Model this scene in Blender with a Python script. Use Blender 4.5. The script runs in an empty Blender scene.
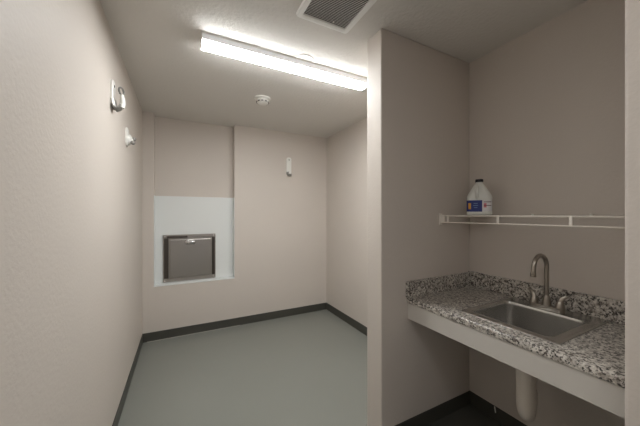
import bpy, bmesh, math, random
from mathutils import Vector, Matrix
PI = math.pi
random.seed(4)
S = bpy.context.scene
C = S.collection

# ------------------------------------------------------------ camera, world, lights, exposure
YAW = 0.4733
cam = bpy.data.cameras.new('camera'); cam.lens = 269.18/640*36; cam.sensor_width = 36
cam.shift_y = 0.0015; cam.clip_start = 0.02
co = bpy.data.objects.new('camera', cam); C.objects.link(co)
co.location = (0, 0, 1.3576); co.rotation_euler = (PI/2, 0, -YAW)
S.camera = co

w = bpy.data.worlds.new('world'); S.world = w; w.use_nodes = True
w.node_tree.nodes['Background'].inputs[0].default_value = (0.9, 0.92, 1, 1)
w.node_tree.nodes['Background'].inputs[1].default_value = 0.3

def area(name, loc, rot, sx, sy, power, col):
    l = bpy.data.lights.new(name, 'AREA'); l.shape = 'RECTANGLE'; l.size = sx; l.size_y = sy
    l.energy = power; l.color = col
    o = bpy.data.objects.new(name, l); C.objects.link(o); o.location = loc; o.rotation_euler = rot
    return o
# added soft fill behind the camera, at the unseen opening in the near wall
area('rear_fill_light', (0.33, -1.30, 1.1), (PI/2, 0, PI), 1.0, 2.0, 32, (0.97, 0.99, 1.0))
# added overhead fill for the alcove, just behind the camera; no lamp fitting modelled
area('overhead_fill_light', (0.0, -0.22, 2.40), (0, 0, 0), 0.6, 0.3, 7, (0.97, 0.99, 1.0))

S.view_settings.view_transform = 'Standard'; S.view_settings.look = 'None'
S.view_settings.gamma = 1; S.view_settings.use_curve_mapping = False
S.view_settings.exposure = 0.2
LAMP_BOTTOM = 62.0      # emission of the batten's lens
LAMP_SIDE = 0.22       # its dim side band

# ------------------------------------------------------------ materials
def lin(r, g, b):
    f = lambda c: (c/255/12.92) if c/255 <= 0.04045 else ((c/255+0.055)/1.055)**2.4
    return (f(r), f(g), f(b), 1)

def mat(name, col, rough=0.5, metal=0.0, bump=0.0, bscale=60, var=0.0, spec=0.5, bdist=0.002):
    m = bpy.data.materials.new(name); m.use_nodes = True
    nt = m.node_tree; b = nt.nodes['Principled BSDF']
    b.inputs['Base Color'].default_value = col
    b.inputs['Roughness'].default_value = rough; b.inputs['Metallic'].default_value = metal
    b.inputs['Specular IOR Level'].default_value = spec
    tc = nt.nodes.new('ShaderNodeTexCoord')
    if bump:
        n = nt.nodes.new('ShaderNodeTexNoise'); n.inputs['Scale'].default_value = bscale
        n.inputs['Detail'].default_value = 3
        nt.links.new(tc.outputs['Object'], n.inputs['Vector'])
        bp = nt.nodes.new('ShaderNodeBump'); bp.inputs['Strength'].default_value = bump
        bp.inputs['Distance'].default_value = bdist
        nt.links.new(n.outputs['Fac'], bp.inputs['Height']); nt.links.new(bp.outputs['Normal'], b.inputs['Normal'])
    if var:
        n2 = nt.nodes.new('ShaderNodeTexNoise'); n2.inputs['Scale'].default_value = 2.2
        n2.inputs['Detail'].default_value = 4
        nt.links.new(tc.outputs['Object'], n2.inputs['Vector'])
        mx = nt.nodes.new('ShaderNodeMix'); mx.data_type = 'RGBA'
        mx.inputs[6].default_value = tuple(c*(1-var) for c in col[:3])+(1,)
        mx.inputs[7].default_value = tuple(min(1, c*(1+var)) for c in col[:3])+(1,)
        nt.links.new(n2.outputs['Fac'], mx.inputs[0]); nt.links.new(mx.outputs[2], b.inputs['Base Color'])
    return m

M = {}
M['wall'] = mat('greige_wall_paint', lin(208, 199, 190), 0.55, bump=0.5, bscale=70, var=0.03, spec=0.3)
M['ceiling'] = mat('ceiling_paint', lin(220, 216, 210), 0.8, bump=0.9, bscale=48, var=0.02, spec=0.2, bdist=0.004)
M['floor'] = mat('grey_green_floor', lin(131, 132, 125), 0.42, bump=0.05, bscale=25, var=0.04)
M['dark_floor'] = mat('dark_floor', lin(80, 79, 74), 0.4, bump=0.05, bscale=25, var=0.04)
M['base'] = mat('dark_vinyl_base', lin(70, 69, 63), 0.45)
M['white'] = mat('white_paint', lin(226, 228, 226), 0.45, spec=0.4)
M['apron'] = mat('apron_paint', lin(203, 198, 191), 0.5, spec=0.4)
M['plastic'] = mat('white_plastic', lin(236, 234, 228), 0.35)
M['vinylwire'] = mat('white_vinyl_wire', lin(235, 228, 218), 0.4)
M['grey'] = mat('grey_metal_bracket', lin(150, 148, 144), 0.35, metal=0.6)
M['dark'] = mat('dark_plastic', lin(35, 34, 36), 0.5)
M['void'] = mat('duct_dark', lin(96, 93, 88), 0.8)
M['caulk'] = mat('caulk', lin(200, 196, 186), 0.6)
M['jug'] = mat('milky_plastic', lin(228, 228, 222), 0.35)
M['blue'] = mat('blue_label', lin(30, 48, 120), 0.4)
M['navy'] = mat('navy_cap', lin(24, 22, 34), 0.4)
M['yellow'] = mat('yellow_label', lin(224, 160, 60), 0.4)
M['labelwhite'] = mat('white_label', lin(226, 224, 226), 0.4)
M['pink'] = mat('pink_label', lin(205, 120, 130), 0.4)
M['lightblue'] = mat('pale_blue_label', lin(120, 150, 190), 0.4)
M['maroon'] = mat('maroon_label', lin(90, 50, 60), 0.4)
M['pvc'] = mat('white_pipe_cover', lin(222, 214, 204), 0.4)
M['grille'] = mat('vent_white', lin(245, 244, 241), 0.4)

def brushed(name, col, rough, scale):
    m = mat(name, col, rough, metal=1.0)
    nt = m.node_tree; b = nt.nodes['Principled BSDF']
    tc = nt.nodes.new('ShaderNodeTexCoord'); mp = nt.nodes.new('ShaderNodeMapping')
    mp.inputs['Scale'].default_value = scale
    n = nt.nodes.new('ShaderNodeTexNoise'); n.inputs['Scale'].default_value = 1; n.inputs['Detail'].default_value = 3
    nt.links.new(tc.outputs['Object'], mp.inputs[0]); nt.links.new(mp.outputs[0], n.inputs['Vector'])
    bp = nt.nodes.new('ShaderNodeBump'); bp.inputs['Strength'].default_value = 0.04; bp.inputs['Distance'].default_value = 0.001
    nt.links.new(n.outputs['Fac'], bp.inputs['Height']); nt.links.new(bp.outputs['Normal'], b.inputs['Normal'])
    return m
M['steel'] = mat('satin_steel', lin(200, 199, 196), 0.27, metal=1.0)
M['chute'] = brushed('hatch_steel', lin(182, 177, 170), 0.33, (8, 300, 300))
M['chuteframe'] = brushed('hatch_frame_steel', lin(176, 170, 163), 0.35, (300, 300, 8))
M['channel'] = brushed('darkened_steel', lin(98, 92, 86), 0.4, (300, 300, 8))  # darker frame steel; dark reflections on the side strips put into the colour
M['nickel'] = brushed('brushed_nickel', lin(165, 158, 149), 0.3, (200, 200, 200))

def emis(name, col, k):
    m = bpy.data.materials.new(name); m.use_nodes = True
    b = m.node_tree.nodes['Principled BSDF']
    b.inputs['Base Color'].default_value = lin(225, 225, 225)
    b.inputs['Emission Color'].default_value = col; b.inputs['Emission Strength'].default_value = k
    return m
M['lens'] = emis('lamp_lens', (0.97, 0.995, 1.0, 1), LAMP_BOTTOM)
M['lensside'] = emis('lamp_side_lens', (0.98, 0.99, 1.0, 1), LAMP_SIDE)

def granite():
    m = bpy.data.materials.new('granite'); m.use_nodes = True
    nt = m.node_tree; L = nt.links.new; b = nt.nodes['Principled BSDF']
    tc = nt.nodes.new('ShaderNodeTexCoord')
    def noise(s, d, off):
        mp = nt.nodes.new('ShaderNodeMapping'); mp.inputs['Location'].default_value = (off, off*2, off*3)
        L(tc.outputs['Object'], mp.inputs[0])
        n = nt.nodes.new('ShaderNodeTexNoise'); n.inputs['Scale'].default_value = s; n.inputs['Detail'].default_value = d
        n.inputs['Roughness'].default_value = 0.6
        L(mp.outputs[0], n.inputs['Vector']); return n
    def ramp(src, stops):
        r = nt.nodes.new('ShaderNodeValToRGB'); e = r.color_ramp.elements
        e[0].position, e[0].color = stops[0]; e[1].position, e[1].color = stops[-1]
        for p, c in stops[1:-1]:
            x = e.new(p); x.color = c
        L(src.outputs['Fac'], r.inputs[0]); return r
    base = ramp(noise(60, 4, 0), [(0.34, lin(122, 114, 106)), (0.46, lin(184, 177, 168)), (0.62, lin(218, 213, 204))])
    spots = ramp(noise(105, 3, 5), [(0.535, (0, 0, 0, 1)), (0.59, (1, 1, 1, 1))])
    spots2 = ramp(noise(70, 5, 9), [(0.56, (0, 0, 0, 1)), (0.61, (1, 1, 1, 1))])
    mx = nt.nodes.new('ShaderNodeMix'); mx.data_type = 'RGBA'
    L(spots.outputs[0], mx.inputs[0]); L(base.outputs[0], mx.inputs[6]); mx.inputs[7].default_value = lin(52, 47, 44)
    m2 = nt.nodes.new('ShaderNodeMix'); m2.data_type = 'RGBA'
    L(spots2.outputs[0], m2.inputs[0]); L(mx.outputs[2], m2.inputs[6]); m2.inputs[7].default_value = lin(84, 76, 70)
    L(m2.outputs[2], b.inputs['Base Color'])
    b.inputs['Roughness'].default_value = 0.28
    return m
M['granite'] = granite()

# ------------------------------------------------------------ mesh helpers (all in world coordinates)
def bx(bm, x0, x1, y0, y1, z0, z1, bev=0, seg=2):
    r = bmesh.ops.create_cube(bm, size=1)
    vs = r['verts']
    for v in vs:
        v.co = Vector((x0+(v.co.x+.5)*(x1-x0), y0+(v.co.y+.5)*(y1-y0), z0+(v.co.z+.5)*(z1-z0)))
    if bev:
        es = list({e for v in vs for e in v.link_edges})
        bmesh.ops.bevel(bm, geom=es, offset=bev, segments=seg, affect='EDGES', profile=0.5)

def frames(pts, side=None):
    out = []; n = len(pts); prev = None if side is None else Vector(side)
    for i, p in enumerate(pts):
        t = (pts[min(i+1, n-1)]-pts[max(i-1, 0)]).normalized()
        if prev is None:
            a = Vector((0, 0, 1)) if abs(t.z) < .9 else Vector((1, 0, 0))
            u = t.cross(a).normalized()
        else:
            u = (prev - t*prev.dot(t)).normalized()
        prev = u; out.append((p, u, t.cross(u).normalized()))
    return out

def tube(bm, pts, rad, n=12, cap=True, flat=1.0, side=None):
    pts = [Vector(p) for p in pts]; rr = rad if isinstance(rad, (list, tuple)) else [rad]*len(pts)
    rings = []
    for (p, u, v), r in zip(frames(pts, side), rr):
        rings.append([bm.verts.new(p+u*math.cos(2*PI*k/n)*r+v*math.sin(2*PI*k/n)*r*flat) for k in range(n)])
    for a, b in zip(rings, rings[1:]):
        for k in range(n):
            bm.faces.new((a[k], a[(k+1) % n], b[(k+1) % n], b[k]))
    if cap:
        bm.faces.new(rings[0][::-1]); bm.faces.new(rings[-1])

def loft(bm, loops, cap0=False, cap1=False):
    rs = [[bm.verts.new(p) for p in lp] for lp in loops]
    n = len(rs[0])
    for a, b in zip(rs, rs[1:]):
        for k in range(n):
            bm.faces.new((a[k], a[(k+1) % n], b[(k+1) % n], b[k]))
    if cap0: bm.faces.new(rs[0][::-1])
    if cap1: bm.faces.new(rs[-1])

def lathe(bm, c, prof, axis='z', n=32):
    loops = []
    for r, h in prof:
        r = max(r, 0.0004); lp = []
        for k in range(n):
            a = 2*PI*k/n; x, y = r*math.cos(a), r*math.sin(a)
            d = {'z': (x, y, h), 'x': (h, x, y), 'y': (x, h, y)}[axis]
            lp.append(Vector(c)+Vector(d))
        loops.append(lp)
    loft(bm, loops, True, True)

def rrect(x0, x1, y0, y1, z, r, k=6):
    pts = []
    for cx, cy, a0 in ((x1-r, y1-r, 0), (x0+r, y1-r, 90), (x0+r, y0+r, 180), (x1-r, y0+r, 270)):
        for i in range(k+1):
            a = math.radians(a0+90*i/k); pts.append(Vector((cx+r*math.cos(a), cy+r*math.sin(a), z)))
    return pts

def arc(c, r, a0, a1, plane='xz', n=12):
    out = []
    for i in range(n+1):
        a = math.radians(a0+(a1-a0)*i/n); u, v = r*math.cos(a), r*math.sin(a)
        d = {'xz': (u, 0, v), 'yz': (0, u, v), 'xy': (u, v, 0)}[plane]
        out.append(Vector(c)+Vector(d))
    return out

def wloc(o):
    v = Vector(o.location)
    while o.parent:
        o = o.parent; v += Vector(o.location)
    return v

def obj(name, bm, m, parent=None, smooth=False, origin=None, bevel=0):
    bmesh.ops.remove_doubles(bm, verts=bm.verts, dist=1e-6)
    bmesh.ops.recalc_face_normals(bm, faces=bm.faces)
    if parent: org = wloc(parent)
    elif origin: org = Vector(origin)
    else:
        xs = [v.co for v in bm.verts]
        mn = [min(p[i] for p in xs) for i in range(3)]; mx = [max(p[i] for p in xs) for i in range(3)]
        org = Vector(((mn[0]+mx[0])/2, (mn[1]+mx[1])/2, mn[2]))
    bmesh.ops.translate(bm, verts=bm.verts, vec=-org)
    me = bpy.data.meshes.new(name); bm.to_mesh(me); bm.free()
    o = bpy.data.objects.new(name, me); C.objects.link(o)
    me.materials.append(M[m] if isinstance(m, str) else m)
    if parent: o.parent = parent
    else: o.location = org
    if smooth:
        for p in me.polygons: p.use_smooth = True
        me.set_sharp_from_angle(angle=math.radians(smooth if smooth is not True else 40))
    if bevel:
        b = o.modifiers.new('bevel', 'BEVEL'); b.width = bevel; b.segments = 3; b.limit_method = 'ANGLE'
    return o

def struct(name, bm, m, parent=None, **k):
    o = obj(name, bm, m, parent, **k)
    if not parent: o['kind'] = 'structure'
    return o

def thing(name, label, cat, loc, group=None):
    o = bpy.data.objects.new(name, None); C.objects.link(o); o.location = loc
    o.empty_display_size = 0.05
    o['label'] = label; o['category'] = cat
    if group: o['group'] = group
    return o

def tag(o, label, cat, group=None):
    o['label'] = label; o['category'] = cat
    if group: o['group'] = group
    return o

def B(): return bmesh.new()

# ------------------------------------------------------------ the room
XL, XR, XP = -0.3726, 1.8325, 1.0282          # left wall, right wall, free end of the divider
YB, YP, YT, YJ = 3.3766, 1.2264, 1.366, 0.2645  # far wall, divider faces, near corner
YN, H = -1.3, 2.44
N0, N1, NR, NZ = -0.270, 0.565, 0.108, 0.575   # niche in the far wall

bm = B(); bx(bm, XL-.12, XR+.12, YN-.12, YB+.3, -.1, 0); struct('floor', bm, 'floor', origin=(0, 0, 0))
bm = B(); bx(bm, XL-.12, XR+.12, YN-.12, YB+.3, H, H+.1); struct('ceiling', bm, 'ceiling', origin=(0, 0, H))
bm = B(); bx(bm, XL-.12, XL, YN-.12, YB+.3, 0, H); struct('wall_left', bm, 'wall')
bm = B()
bx(bm, XL, N0, YB, YB+NR, NZ, H); bx(bm, N1, XR, YB, YB+NR, NZ, H); bx(bm, XL, XR, YB, YB+NR, 0, NZ)
bx(bm, XL, XR, YB+NR, YB+.3, 0, H)
struct('wall_far', bm, 'wall')
bm = B(); bx(bm, XR, XR+.12, YN-.12, YB+.3, 0, H); struct('wall_right', bm, 'wall')
bm = B(); bx(bm, XP, XR, YP, YT, 0, H); struct('wall_divider', bm, 'wall', bevel=0.008)
bm = B(); bx(bm, XP, XR, YN, YJ, 0, H); struct('wall_corner', bm, 'wall', bevel=0.008)
bm = B()
bx(bm, XL, -.17, YN-.12, YN, 0, H); bx(bm, .83, XP, YN-.12, YN, 0, H); bx(bm, -.17, .83, YN-.12, YN, 2.1, H)
struct('wall_near', bm, 'wall')

BH, BT = 0.096, 0.006
def baseboard(name, x0, x1, y0, y1):
    bm = B(); bx(bm, x0, x1, y0, y1, 0.0, BH); struct(name, bm, 'base', bevel=0.0025)
baseboard('baseboard_left', XL, XL+BT, YN, YB-BT)
baseboard('baseboard_far', XL, XR, YB-BT, YB)
baseboard('baseboard_right', XR-BT, XR, YT, YB-BT)
baseboard('baseboard_alcove', XR-BT, XR, YJ+BT, YP-BT)
baseboard('baseboard_divider', XP+.004, XR, YP-BT, YP)
bm = B(); bx(bm, XL+.04, XL+1.0, YB-BT-.004, YB-BT, 0, .0025); struct('trim_1', bm, 'caulk')
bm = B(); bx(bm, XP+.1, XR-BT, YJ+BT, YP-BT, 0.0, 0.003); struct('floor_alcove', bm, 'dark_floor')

# ------------------------------------------------------------ white panel lining the niche, and the steel hatch in it
PZ = 1.558
t = thing('niche_panel', 'white painted panel lining the lower half of the recess in the far wall', 'panel', ((N0+N1)/2, YB+.05, NZ))
bm = B(); bx(bm, N0, N1, YB+NR-.012, YB+NR, NZ+.006, PZ); obj('back_board', bm, 'white', t, bevel=.002)
bm = B(); bx(bm, N0-.001, N1+.001, YB-.004, YB+NR-.012, NZ, NZ+.008); obj('sill', bm, 'white', t, bevel=.002)
for x0, x1 in ((N0, N0+.003), (N1-.003, N1)):
    bm = B(); bx(bm, x0, x1, YB+.002, YB+NR-.012, NZ+.008, PZ); obj('side_lining', bm, 'white', t)

YD = YB+NR-.012
x0, x1, z0, z1 = -.190, .359, .594, 1.122
t = thing('steel_hatch', 'square stainless steel hatch with latch set in the white recess panel', 'hatch', ((x0+x1)/2, YD, z0))
fw = .040
bm = B()
lip = .010
for a in ((x0, x0+lip, z0, z1), (x1-lip, x1, z0, z1), (x0+lip, x1-lip, z0, z0+fw), (x0+lip, x1-lip, z1-fw, z1)):
    bx(bm, a[0], a[1], YD-.014, YD, a[2], a[3], .002, 1)
obj('frame', bm, 'chuteframe', t)
for a, b_ in ((x0+lip, x0+fw+.014), (x1-fw-.002, x1-lip)):
    bm = B(); bx(bm, a, b_, YD-.009, YD-.001, z0+fw, z1-fw); obj('side_channel', bm, 'channel', t)
bm = B()
dx0, dx1, dz0, dz1 = x0+fw+.016, x1-fw-.004, z0+fw+.002, z1-fw-.002
bx(bm, dx0, dx1, YD-.012, YD-.002, dz0, dz1, .002, 1)
bx(bm, dx0+.014, dx1-.014, YD-.019, YD-.012, dz0+.014, dz1-.014, .004, 2)
d = obj('door', bm, 'chute', t)
bm = B()
hx = .085; hz = 1.030
lathe(bm, (hx-.028, YD-.016, hz+.004), [(.032, 0), (.032, -.006), (.028, -.014), (.020, -.020), (0, -.021)], 'y', 20)
bx(bm, hx-.03, hx+.05, YD-.052, YD-.028, hz-.020, hz+.022, .009, 3)
bx(bm, hx-.04, hx-.02, YD-.045, YD-.016, hz-.010, hz+.010, .004, 2)
obj('latch', bm, 'steel', d, smooth=True)
bm = B(); bx(bm, x0+.04, x0+.245, YD-.030, YD-.014, z1-.036, z1-.012, .004, 2); obj('closer_bar', bm, 'channel', t)
for sx, sz in ((x0+.02, z1-.018), (x1-.018, z1-.018), (x0+.02, z0+.018), (x1-.018, z0+.018)):
    bm = B(); lathe(bm, (sx, YD-.014, sz), [(.009, 0), (.009, -.002), (.005, -.004), (0, -.0042)], 'y', 14); obj('screw', bm, 'steel', t, smooth=True)

# ------------------------------------------------------------ ceiling: batten light, vent, smoke detector, cable
LX0, LX1, LY0, LY1, LZ = .105, 1.327, 1.728, 1.838, 2.384
t = thing('batten_light', 'long white rectangular batten light glowing on the ceiling', 'light', ((LX0+LX1)/2, (LY0+LY1)/2, LZ))
bm = B(); bx(bm, LX0+.003, LX1-.003, LY0+.003, LY1-.003, 2.424, H); obj('housing', bm, 'plastic', t)
bm = B(); bx(bm, LX0+.001, LX1-.001, LY0+.001, LY1-.001, LZ+.0075, 2.426); obj('side_panel', bm, 'lensside', t)
bm = B(); bx(bm, LX0, LX1, LY0, LY1, LZ, LZ+.0075, .003, 2); obj('lens', bm, 'lens', t)
for a, b in ((LX0-.003, LX0+.001), (LX1-.001, LX1+.003)):
    bm = B(); bx(bm, a, b, LY0-.001, LY1+.001, LZ-.001, H, .001, 1); obj('end_cap', bm, 'plastic', t)

bm = B()
tube(bm, [(.705, 1.735, 2.436), (.70, 1.70, 2.436), (.73, 1.672, 2.436), (.78, 1.668, 2.436), (.815, 1.69, 2.436), (.82, 1.727, 2.436)], .0035, 8)
tag(obj('cable', bm, 'plastic', smooth=True), 'short loop of white cable at the edge of the ceiling light', 'cable')

VX0, VX1, VY0, VY1 = .545, .875, 1.035, 1.362
t = thing('ceiling_vent', 'square louvred exhaust vent with white frame in the ceiling', 'vent', ((VX0+VX1)/2, (VY0+VY1)/2, H))
bm = B()
fo = .034
loft(bm, [rrect(VX0, VX1, VY0, VY1, H, .02), rrect(VX0, VX1, VY0, VY1, H-.004, .02), rrect(VX0+.004, VX1-.004, VY0+.004, VY1-.004, H-.011, .018),
          rrect(VX0+fo-.008, VX1-fo+.008, VY0+fo-.008, VY1-fo+.008, H-.013, .006), rrect(VX0+fo, VX1-fo, VY0+fo, VY1-fo, H-.009, .004),
          rrect(VX0+fo, VX1-fo, VY0+fo, VY1-fo, H, .004)])
obj('frame', bm, 'grille', t, smooth=30)
bm = B(); bx(bm, VX0+fo, VX1-fo, VY0+fo, VY1-fo, H-.002, H-.0005); obj('backing', bm, 'void', t)
bm = B(); n = 26
for i in range(n):
    y = VY0+fo+(i+.5)*(VY1-VY0-2*fo)/n
    r = bmesh.ops.create_cube(bm, size=1)
    bmesh.ops.transform(bm, matrix=Matrix.Translation((.71, y, H-.0065)) @ Matrix.Rotation(math.radians(32), 4, 'X') @ Matrix.Diagonal((VX1-VX0-2*fo, .0062, .0012, 1)), verts=r['verts'])
obj('louvres', bm, 'grille', t)
bm = B(); lathe(bm, (.752, 1.305, H-.010), [(.005, 0), (.005, -.003), (0, -.005)], 'z', 12); obj('screw', bm, 'plastic', t, smooth=True)

sx, sy = .671, 2.49
t = thing('smoke_detector', 'round white smoke detector on the ceiling beyond the light', 'smoke detector', (sx, sy, H))
bm = B(); lathe(bm, (sx, sy, H), [(.074, 0), (.074, -.006), (.070, -.011), (.05, -.012)], 'z', 36); obj('base_ring', bm, 'plastic', t, smooth=True)
bm = B(); lathe(bm, (sx, sy, H-.011), [(.052, 0), (.056, -.004), (.057, -.020), (.052, -.030), (.042, -.038), (.022, -.042), (0, -.043)], 'z', 36); obj('body', bm, 'plastic', t, smooth=True)
for k in range(10):
    a = 2*PI*k/10
    bm = B(); bx(bm, -.009, .009, -.003, .003, -.006, .006)
    bmesh.ops.transform(bm, matrix=Matrix.Translation((sx+.0535*math.cos(a), sy+.0535*math.sin(a), H-.036)) @ Matrix.Rotation(a+PI/2, 4, 'Z') @ Matrix.Rotation(math.radians(-25), 4, 'X'), verts=bm.verts)
    obj('slot', bm, 'dark', t)

# ------------------------------------------------------------ wall hooks
def frame_pt(o, out, side):
    return lambda a, b, z: Vector(o)+Vector(out)*a+Vector(side)*b+Vector((0, 0, z))
def long_hook(label, o, out, side, w=.06, hh=.24, reach=.055, arm=True):
    P = frame_pt(o, out, side)
    t = thing('wall_hook', label, 'hook', o, 'hooks on the walls')
    bm = B()
    loops = []
    for a, sc in ((0, 1), (.010, 1), (.014, .86)):
        lp = []
        for q in rrect(-w/2*sc, w/2*sc, -hh/2+(1-sc)*w/2, hh/2-(1-sc)*w/2, 0, w/2*sc*.8, 6): lp.append(P(a, q.x, q.y+hh/2))
        loops.append(lp)
    loft(bm, loops, True, True); obj('back_plate', bm, 'plastic', t, smooth=30)
    bm = B()
    tube(bm, [P(.006, 0, .045), P(.012, 0, .012), P(.028, 0, -.004), P(reach-.012, 0, .002), P(reach, 0, .022)], [w*.52, w*.5, w*.42, w*.36, w*.3], 14, flat=.45, side=side)
    obj('cradle', bm, 'grey', t, smooth=True)
    bm = B()
    if not arm: tube(bm, [P(reach-.002, 0, .015), P(reach+.002, 0, .04), P(reach, 0, .058)], [w*.30, w*.24, w*.12], 12, flat=.5, side=side)
    else: tube(bm, [P(reach-.002, 0, .010), P(reach+.005, 0, .035), P(reach+.004, 0, .065), P(reach, 0, .088)], [w*.30, w*.27, w*.22, w*.16], 12, flat=.75, side=side)
    obj('arm', bm, 'plastic', t, smooth=True)
    if arm:
        bm = B(); pts = [P(reach-.002+.008*math.cos(x), .022*math.cos(x), .108+.020*math.sin(x)) for x in [2*PI*i/16 for i in range(17)]]
        tube(bm, pts, .0055, 8, cap=False); obj('end_ring', bm, 'grey', t, smooth=True)
    bm = B(); tube(bm, [P(.012, 0, hh-.035), P(.0165, 0, hh-.035)], .007, 12); obj('screw', bm, 'dark', t)
    return t
long_hook('white hook with grey cradle alone on the far wall right of the recess', (1.262, YB, 1.868), (0, -1, 0), (1, 0, 0), w=.068, hh=.240, reach=.05, arm=False)
long_hook('white hook high on the left wall, nearest the camera, with an upturned arm', (XL, 1.98, 1.985), (1, 0, 0), (0, 1, 0), w=.075, hh=.165, reach=.050)
# the second, squatter one
o = (XL, 2.46, 1.86); P = frame_pt(o, (1, 0, 0), (0, 1, 0))
t = thing('wall_hook', 'short white hook with two knobs on the left wall, deeper into the room', 'hook', o, 'hooks on the walls')
bm = B(); loops = []
for a, sc in ((0, 1), (.008, 1), (.012, .88)):
    loops.append([P(a, q.x, q.y+.075) for q in rrect(-.045*sc, .045*sc, -.070*sc, .070*sc, 0, .035*sc, 6)])
loft(bm, loops, True, True); obj('back_plate', bm, 'plastic', t, smooth=30)
bm = B(); tube(bm, [P(.006, 0, .055), P(.02, 0, .050), P(.032, 0, .048)], [.044, .040, .028], 16); obj('cradle', bm, 'plastic', t, smooth=True)
for sgn, dz in ((1, .068), (-1, .038)):
    bm = B(); tube(bm, [P(.026, sgn*.004, .05), P(.036, sgn*.016, .05+sgn*.012), P(.040, sgn*.022, .05+sgn*.016)], [.009, .008, .008], 10)
    pr = obj('prong', bm, 'plastic', t, smooth=True)
    bm = B(); bmesh.ops.create_uvsphere(bm, u_segments=16, v_segments=10, radius=.016, matrix=Matrix.Translation(P(.044, sgn*.024, .05+sgn*.019)))
    obj('knob', bm, 'grey', pr, smooth=True)

# ------------------------------------------------------------ countertop
XF, ZT, GT = 1.2263, .847, .036
SX0, SX1, SY0, SY1 = 1.300, 1.800, .508, .925      # outer rim of the sink
CX0, CX1, CY0, CY1 = 1.318, 1.770, .53, .908       # hole in the slab
CE = YJ+.001
t = thing('countertop', 'speckled grey granite countertop with splash and white apron in the alcove', 'countertop', (1.52, .75, ZT-GT))
bm = B()
prof = [(CX0, ZT-GT), (XF+.006, ZT-GT), (XF+.001, ZT-GT+.004), (XF, ZT-GT+.012), (XF, ZT-.010), (XF+.003, ZT-.004), (XF+.009, ZT), (CX0, ZT)]
loft(bm, [[Vector((x, y, z)) for x, z in prof] for y in (CE, YP-.001)], True, True)
bx(bm, CX1, XR-.001, CE, YP-.001, ZT-GT, ZT)
bx(bm, CX0, CX1, CE, CY0, ZT-GT, ZT); bx(bm, CX0, CX1, CY1, YP-.001, ZT-GT, ZT)
obj('slab', bm, 'granite', t, smooth=35)
bm = B(); bx(bm, XR-.021, XR-.001, CE, YP-.001, ZT, .952, .002, 1); obj('back_splash', bm, 'granite', t)
bm = B(); bx(bm, XF-.012, XR-.021, YP-.021, YP-.001, ZT, .946, .002, 1); obj('side_splash', bm, 'granite', t)
bm = B(); bx(bm, XF+.006, XF+.026, CE, YP-.001, .716, ZT-GT, .001, 1); obj('apron', bm, 'apron', t)

# ------------------------------------------------------------ sink
ZR = ZT+.006
t = thing('sink', 'rectangular stainless steel drop-in sink in the granite countertop', 'sink', ((SX0+SX1)/2, (SY0+SY1)/2, .68))
bm = B()
BX0, BX1, BY0, BY1 = 1.332, 1.678, .545, .893
loft(bm, [rrect(SX0, SX1, SY0, SY1, ZT+.0005, .018), rrect(SX0+.001, SX1-.001, SY0+.001, SY1-.001, ZT+.004, .018), rrect(SX0+.005, SX1-.005, SY0+.005, SY1-.005, ZR, .016),
          rrect(SX0+.012, SX1-.012, SY0+.012, SY1-.012, ZR-.001, .014),
          rrect(BX0-.006, BX1+.006, BY0-.006, BY1+.006, ZR-.0015, .036), rrect(BX0-.001, BX1+.001, BY0-.001, BY1+.003, ZR+.0015, .034),
          rrect(BX0+.001, BX1-.001, BY0+.001, BY1-.001, ZR-.004, .031), rrect(BX0+.002, BX1-.002, BY0+.002, BY1-.002, ZR-.014, .03), rrect(BX0+.008, BX1-.008, BY0+.008, BY1-.008, .715, .03),
          rrect(BX0+.016, BX1-.016, BY0+.016, BY1-.016, .692, .035), rrect(BX0+.035, BX1-.035, BY0+.035, BY1-.035, .680, .05),
          rrect(1.46, 1.55, .674, .764, .676, .0449)])
obj('basin', bm, 'steel', t, smooth=35)
bm = B(); lathe(bm, (1.505, .719, .676), [(.046, -.012), (.046, .001), (.040, .002), (.034, -.006), (.012, -.008), (.010, .002), (0, .003)], 'z', 28); obj('drain', bm, 'nickel', t, smooth=True)

# faucet on the sink's rear ledge
FX, FY = 1.733, .728
t = thing('faucet', 'brushed nickel gooseneck faucet with two lever handles on the sink ledge', 'faucet', (FX, FY, ZR))
bm = B()
loft(bm, [rrect(FX-.026, FX+.026, FY-.078, FY+.078, ZR-.0015, .025), rrect(FX-.026, FX+.026, FY-.078, FY+.078, ZR+.014, .025), rrect(FX-.022, FX+.022, FY-.074, FY+.074, ZR+.019, .021)], True, True)
obj('base_plate', bm, 'nickel', t, smooth=35)
bm = B()
lathe(bm, (FX, FY, ZR+.017), [(.021, 0), (.020, .012), (.016, .04), (.013, .052), (.012, .054)], 'z', 24)
pts = [Vector((FX, FY, ZR+.06)), Vector((FX, FY, ZR+.15))]+arc((FX-.066, FY, 1.075), .066, 0, 180, 'xz', 18)+[Vector((FX-.1335, FY, 1.064)), Vector((FX-.136, FY, 1.050))]
tube(bm, pts, .0105, 16)
lathe(bm, (FX-.1365, FY, 1.036), [(.010, 0), (.0125, .002), (.0125, .018), (.0108, .020)], 'z', 20)
obj('spout', bm, 'nickel', t, smooth=40)
for s, bend in ((1, 1), (-1, -1)):
    y = FY+s*.057
    bm = B()
    lathe(bm, (FX, y, ZR+.017), [(.021, 0), (.0205, .008), (.017, .024), (.012, .034)], 'z', 20)
    tube(bm, [(FX, y, ZR+.036), (FX, y+s*.002, ZR+.052), (FX+.002, y+s*.007, ZR+.066), (FX+.004, y+s*.018, ZR+.078), (FX+.006, y+s*.034, ZR+.084)],
         [.016, .0145, .012, .0085, .004], 14, flat=.62)
    obj('handle', bm, 'nickel', t, smooth=50)

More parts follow.
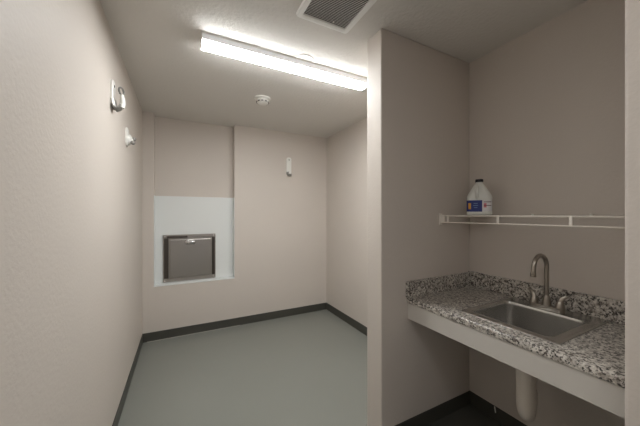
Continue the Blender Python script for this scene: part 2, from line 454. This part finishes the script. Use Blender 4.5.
# trap under the sink
t = thing('drain_pipe', 'white covered drain trap hanging below the counter apron', 'pipe', (1.53, .722, .33))
bm = B()
px, py = 1.515, .722
ca, sa = math.cos(.30), math.sin(.30)
up = [PI*i/10 for i in range(11)]
pts = [(px, py, .652), (px, py, .60), (px, py, .42)]+[Vector((px+ca*(.06-.06*math.cos(a)), py+sa*(.06-.06*math.cos(a)), .40-.055*math.sin(a))) for a in up]+[Vector((px+ca*.12, py+sa*.12, .44))]
tube(bm, pts, [.041, .041, .040]+[.038-.006*min(1, i/4) for i in range(11)]+[.030], 20)
obj('trap', bm, 'pvc', t, smooth=50)
bm = B(); tube(bm, [(px+ca*.12, py+sa*.12, .435), (px+ca*.125, py+sa*.125, .455), (px+ca*.15, py+sa*.15, .472), (px+ca*.20, py+sa*.20, .475), (XR-.001, py+.135, .478)], .024, 16); obj('waste_arm', bm, 'pvc', t, smooth=50)
bm = B(); lathe(bm, (px, py, .612), [(.041, 0), (.045, .004), (.045, .03), (.041, .034)], 'z', 24); obj('collar', bm, 'pvc', t, smooth=True)
bm = B(); lathe(bm, (XR-.001, py+.135, .478), [(.05, 0), (.05, -.004), (.03, -.010)], 'x', 24); obj('wall_flange', bm, 'pvc', t, smooth=True)

bm = B(); tube(bm, [(XR-BT-.002, 1.044, .058), (XR-BT-.003, 1.046, .075), (XR-BT-.002, 1.050, .094)], .0035, 8)
tag(obj('wire_stub', bm, 'plastic', smooth=True), 'short white wire end sticking up at the dark baseboard under the counter', 'wire')

# ------------------------------------------------------------ wire shelf
SZ, SZL, SF = 1.346, 1.304, 1.5226
t = thing('wire_shelf', 'white wire shelf spanning the alcove above the sink', 'shelf', (1.68, .75, SZL))
for nme, x, z, r in (('front_rail', SF, SZ, .0035), ('lower_rail', SF-.002, SZL, .0035), ('back_rail', XR-.012, SZ, .003), ('middle_rail', 1.68, SZ-.005, .003)):
    bm = B(); tube(bm, [(x, YJ+.002, z), (x, YP-.004, z)], r, 10); obj(nme, bm, 'vinylwire', t, smooth=True)
bm = B()
k = 0; y = YJ+.02
while y < YP-.01:
    tube(bm, [(XR-.010, y, SZ+.002), (SF+.004, y, SZ+.002), (SF-.001, y, SZ-.003)], .0017, 6); y += .0254
obj('deck_wires', bm, 'vinylwire', t, smooth=True)
for y in (1.166, .858, .551):
    bm = B(); bx(bm, SF-.004, SF+.001, y-.006, y+.006, SZL, SZ, .001, 1); obj('spacer', bm, 'vinylwire', t)
bm = B(); bx(bm, SF-.014, SF+.012, YP-.009, YP-.0005, SZL-.018, SZ+.016, .003, 2)
bx(bm, SF-.008, SF+.008, YP-.035, YP-.007, SZL-.004, SZ+.006, .003, 2)
obj('end_bracket', bm, 'vinylwire', t)
for y in (.582, .836):
    bm = B(); bx(bm, XR-.014, XR-.0005, y-.004, y+.004, SZ-.002, SZ+.013, .002, 2); obj('wall_clip', bm, 'plastic', t)

# ------------------------------------------------------------ jug on the shelf
JX, JY, JZ = 1.688, 1.066, SZ+.0038
t = thing('plastic_jug', 'white plastic jug with dark cap and blue label on the wire shelf', 'jug', (JX, JY, JZ))
ROT = math.radians(-58)                 # local -y looks at the room
R = Matrix.Translation((JX, JY, JZ)) @ Matrix.Rotation(ROT, 4, 'Z')
JS = .94
def jl(hw, hd, z, r, ox=0):
    hw, hd, r, z = hw*JS, hd*JS, r*JS, z*1.03
    r = min(r, hw-.001, hd-.001)
    return [R @ (p+Vector((ox, 0, 0))) for p in rrect(-hw, hw, -hd, hd, z, r, 8)]
bm = B()
loft(bm, [jl(.066, .050, 0, .03), jl(.073, .057, .004, .032), jl(.0745, .0585, .010, .032), jl(.0745, .0585, .022, .032), jl(.073, .057, .027, .032), jl(.073, .057, .092, .032),
          jl(.0745, .0585, .097, .032), jl(.074, .058, .112, .034), jl(.066, .053, .130, .034), jl(.052, .044, .152, .034), jl(.037, .034, .176, .03), jl(.024, .024, .194, .0235), jl(.019, .019, .202, .0185), jl(.0185, .0185, .206, .018)], True, True)
obj('body', bm, 'jug', t, smooth=50)
bm = B()
pts = [R @ Vector(p) for p in ((-.012, -.036, .186), (-.012, -.056, .172), (-.012, -.068, .148), (-.012, -.066, .122), (-.012, -.054, .106))]
tube(bm, pts, [.009, .0105, .011, .011, .009], 12); obj('handle', bm, 'jug', t, smooth=True)
bm = B(); c = R @ Vector((0, 0, .210)); lathe(bm, c, [(.0215, 0), (.0225, .003), (.0225, .014), (.021, .018), (0, .0185)], 'z', 24); obj('cap', bm, 'navy', t, smooth=35)
def wrap(name, m, pts, z0, z1, off, par):
    bm = B(); lo = []
    for z in (z0, z1):
        lo.append([R @ Vector((x*(1-.0), y, z)) for x, y in pts])
    # outward copies of the outline, joined into a thin closed band
    n = len(pts); outp = []
    for i, (x, y) in enumerate(pts):
        a = Vector(pts[max(i-1, 0)]); b_ = Vector(pts[min(i+1, n-1)]); d = (b_-a).normalized(); nn = Vector((d.y, -d.x))
        outp.append((x+nn.x*off, y+nn.y*off))
    q = [[R @ Vector((x, y, z)) for x, y in pp] for pp, z in ((pts, z0), (outp, z0), (outp, z1), (pts, z1))]
    rows = [[bm.verts.new(p) for p in r] for r in q]
    for r in range(4):
        a, b_ = rows[r], rows[(r+1) % 4]
        for i in range(n-1): bm.faces.new((a[i], a[i+1], b_[i+1], b_[i]))
    bm.faces.new([r[0] for r in rows]); bm.faces.new([r[-1] for r in rows])
    return obj(name, bm, m, par, smooth=40)
hw, hd, rr = .0735*JS, .0575*JS, .032*JS
left = [(-hw+rr+rr*math.cos(math.radians(a)), -hd+rr+rr*math.sin(math.radians(a))) for a in range(190, 271, 10)]
right = [(hw-rr+rr*math.cos(math.radians(a)), -hd+rr+rr*math.sin(math.radians(a))) for a in range(270, 345, 10)]
lb = wrap('front_label', 'blue', left+[(.016, -hd)], .022, .093, .0012, t)
wrap('yellow_emblem', 'yellow', left[4:8], .038, .076, .0022, lb)
for i, (a, b_) in enumerate(((-.030, -.008), (-.032, -.006), (-.028, -.010))):
    wrap('label_stripe', 'lightblue', [(a, -hd), (b_, -hd)], .072-i*.013, .0755-i*.013, .0022, lb)
lw = wrap('side_label', 'labelwhite', [(.018, -hd)]+right, .024, .092, .0010, t)
for z in (.080, .058):
    wrap('label_stripe', 'maroon', [(.024, -hd)]+right[:6], z, z+.004, .0020, lw)
wrap('pink_emblem', 'pink', [(.024, -hd), (right[0][0], -hd)], .048, .074, .0016, lw)
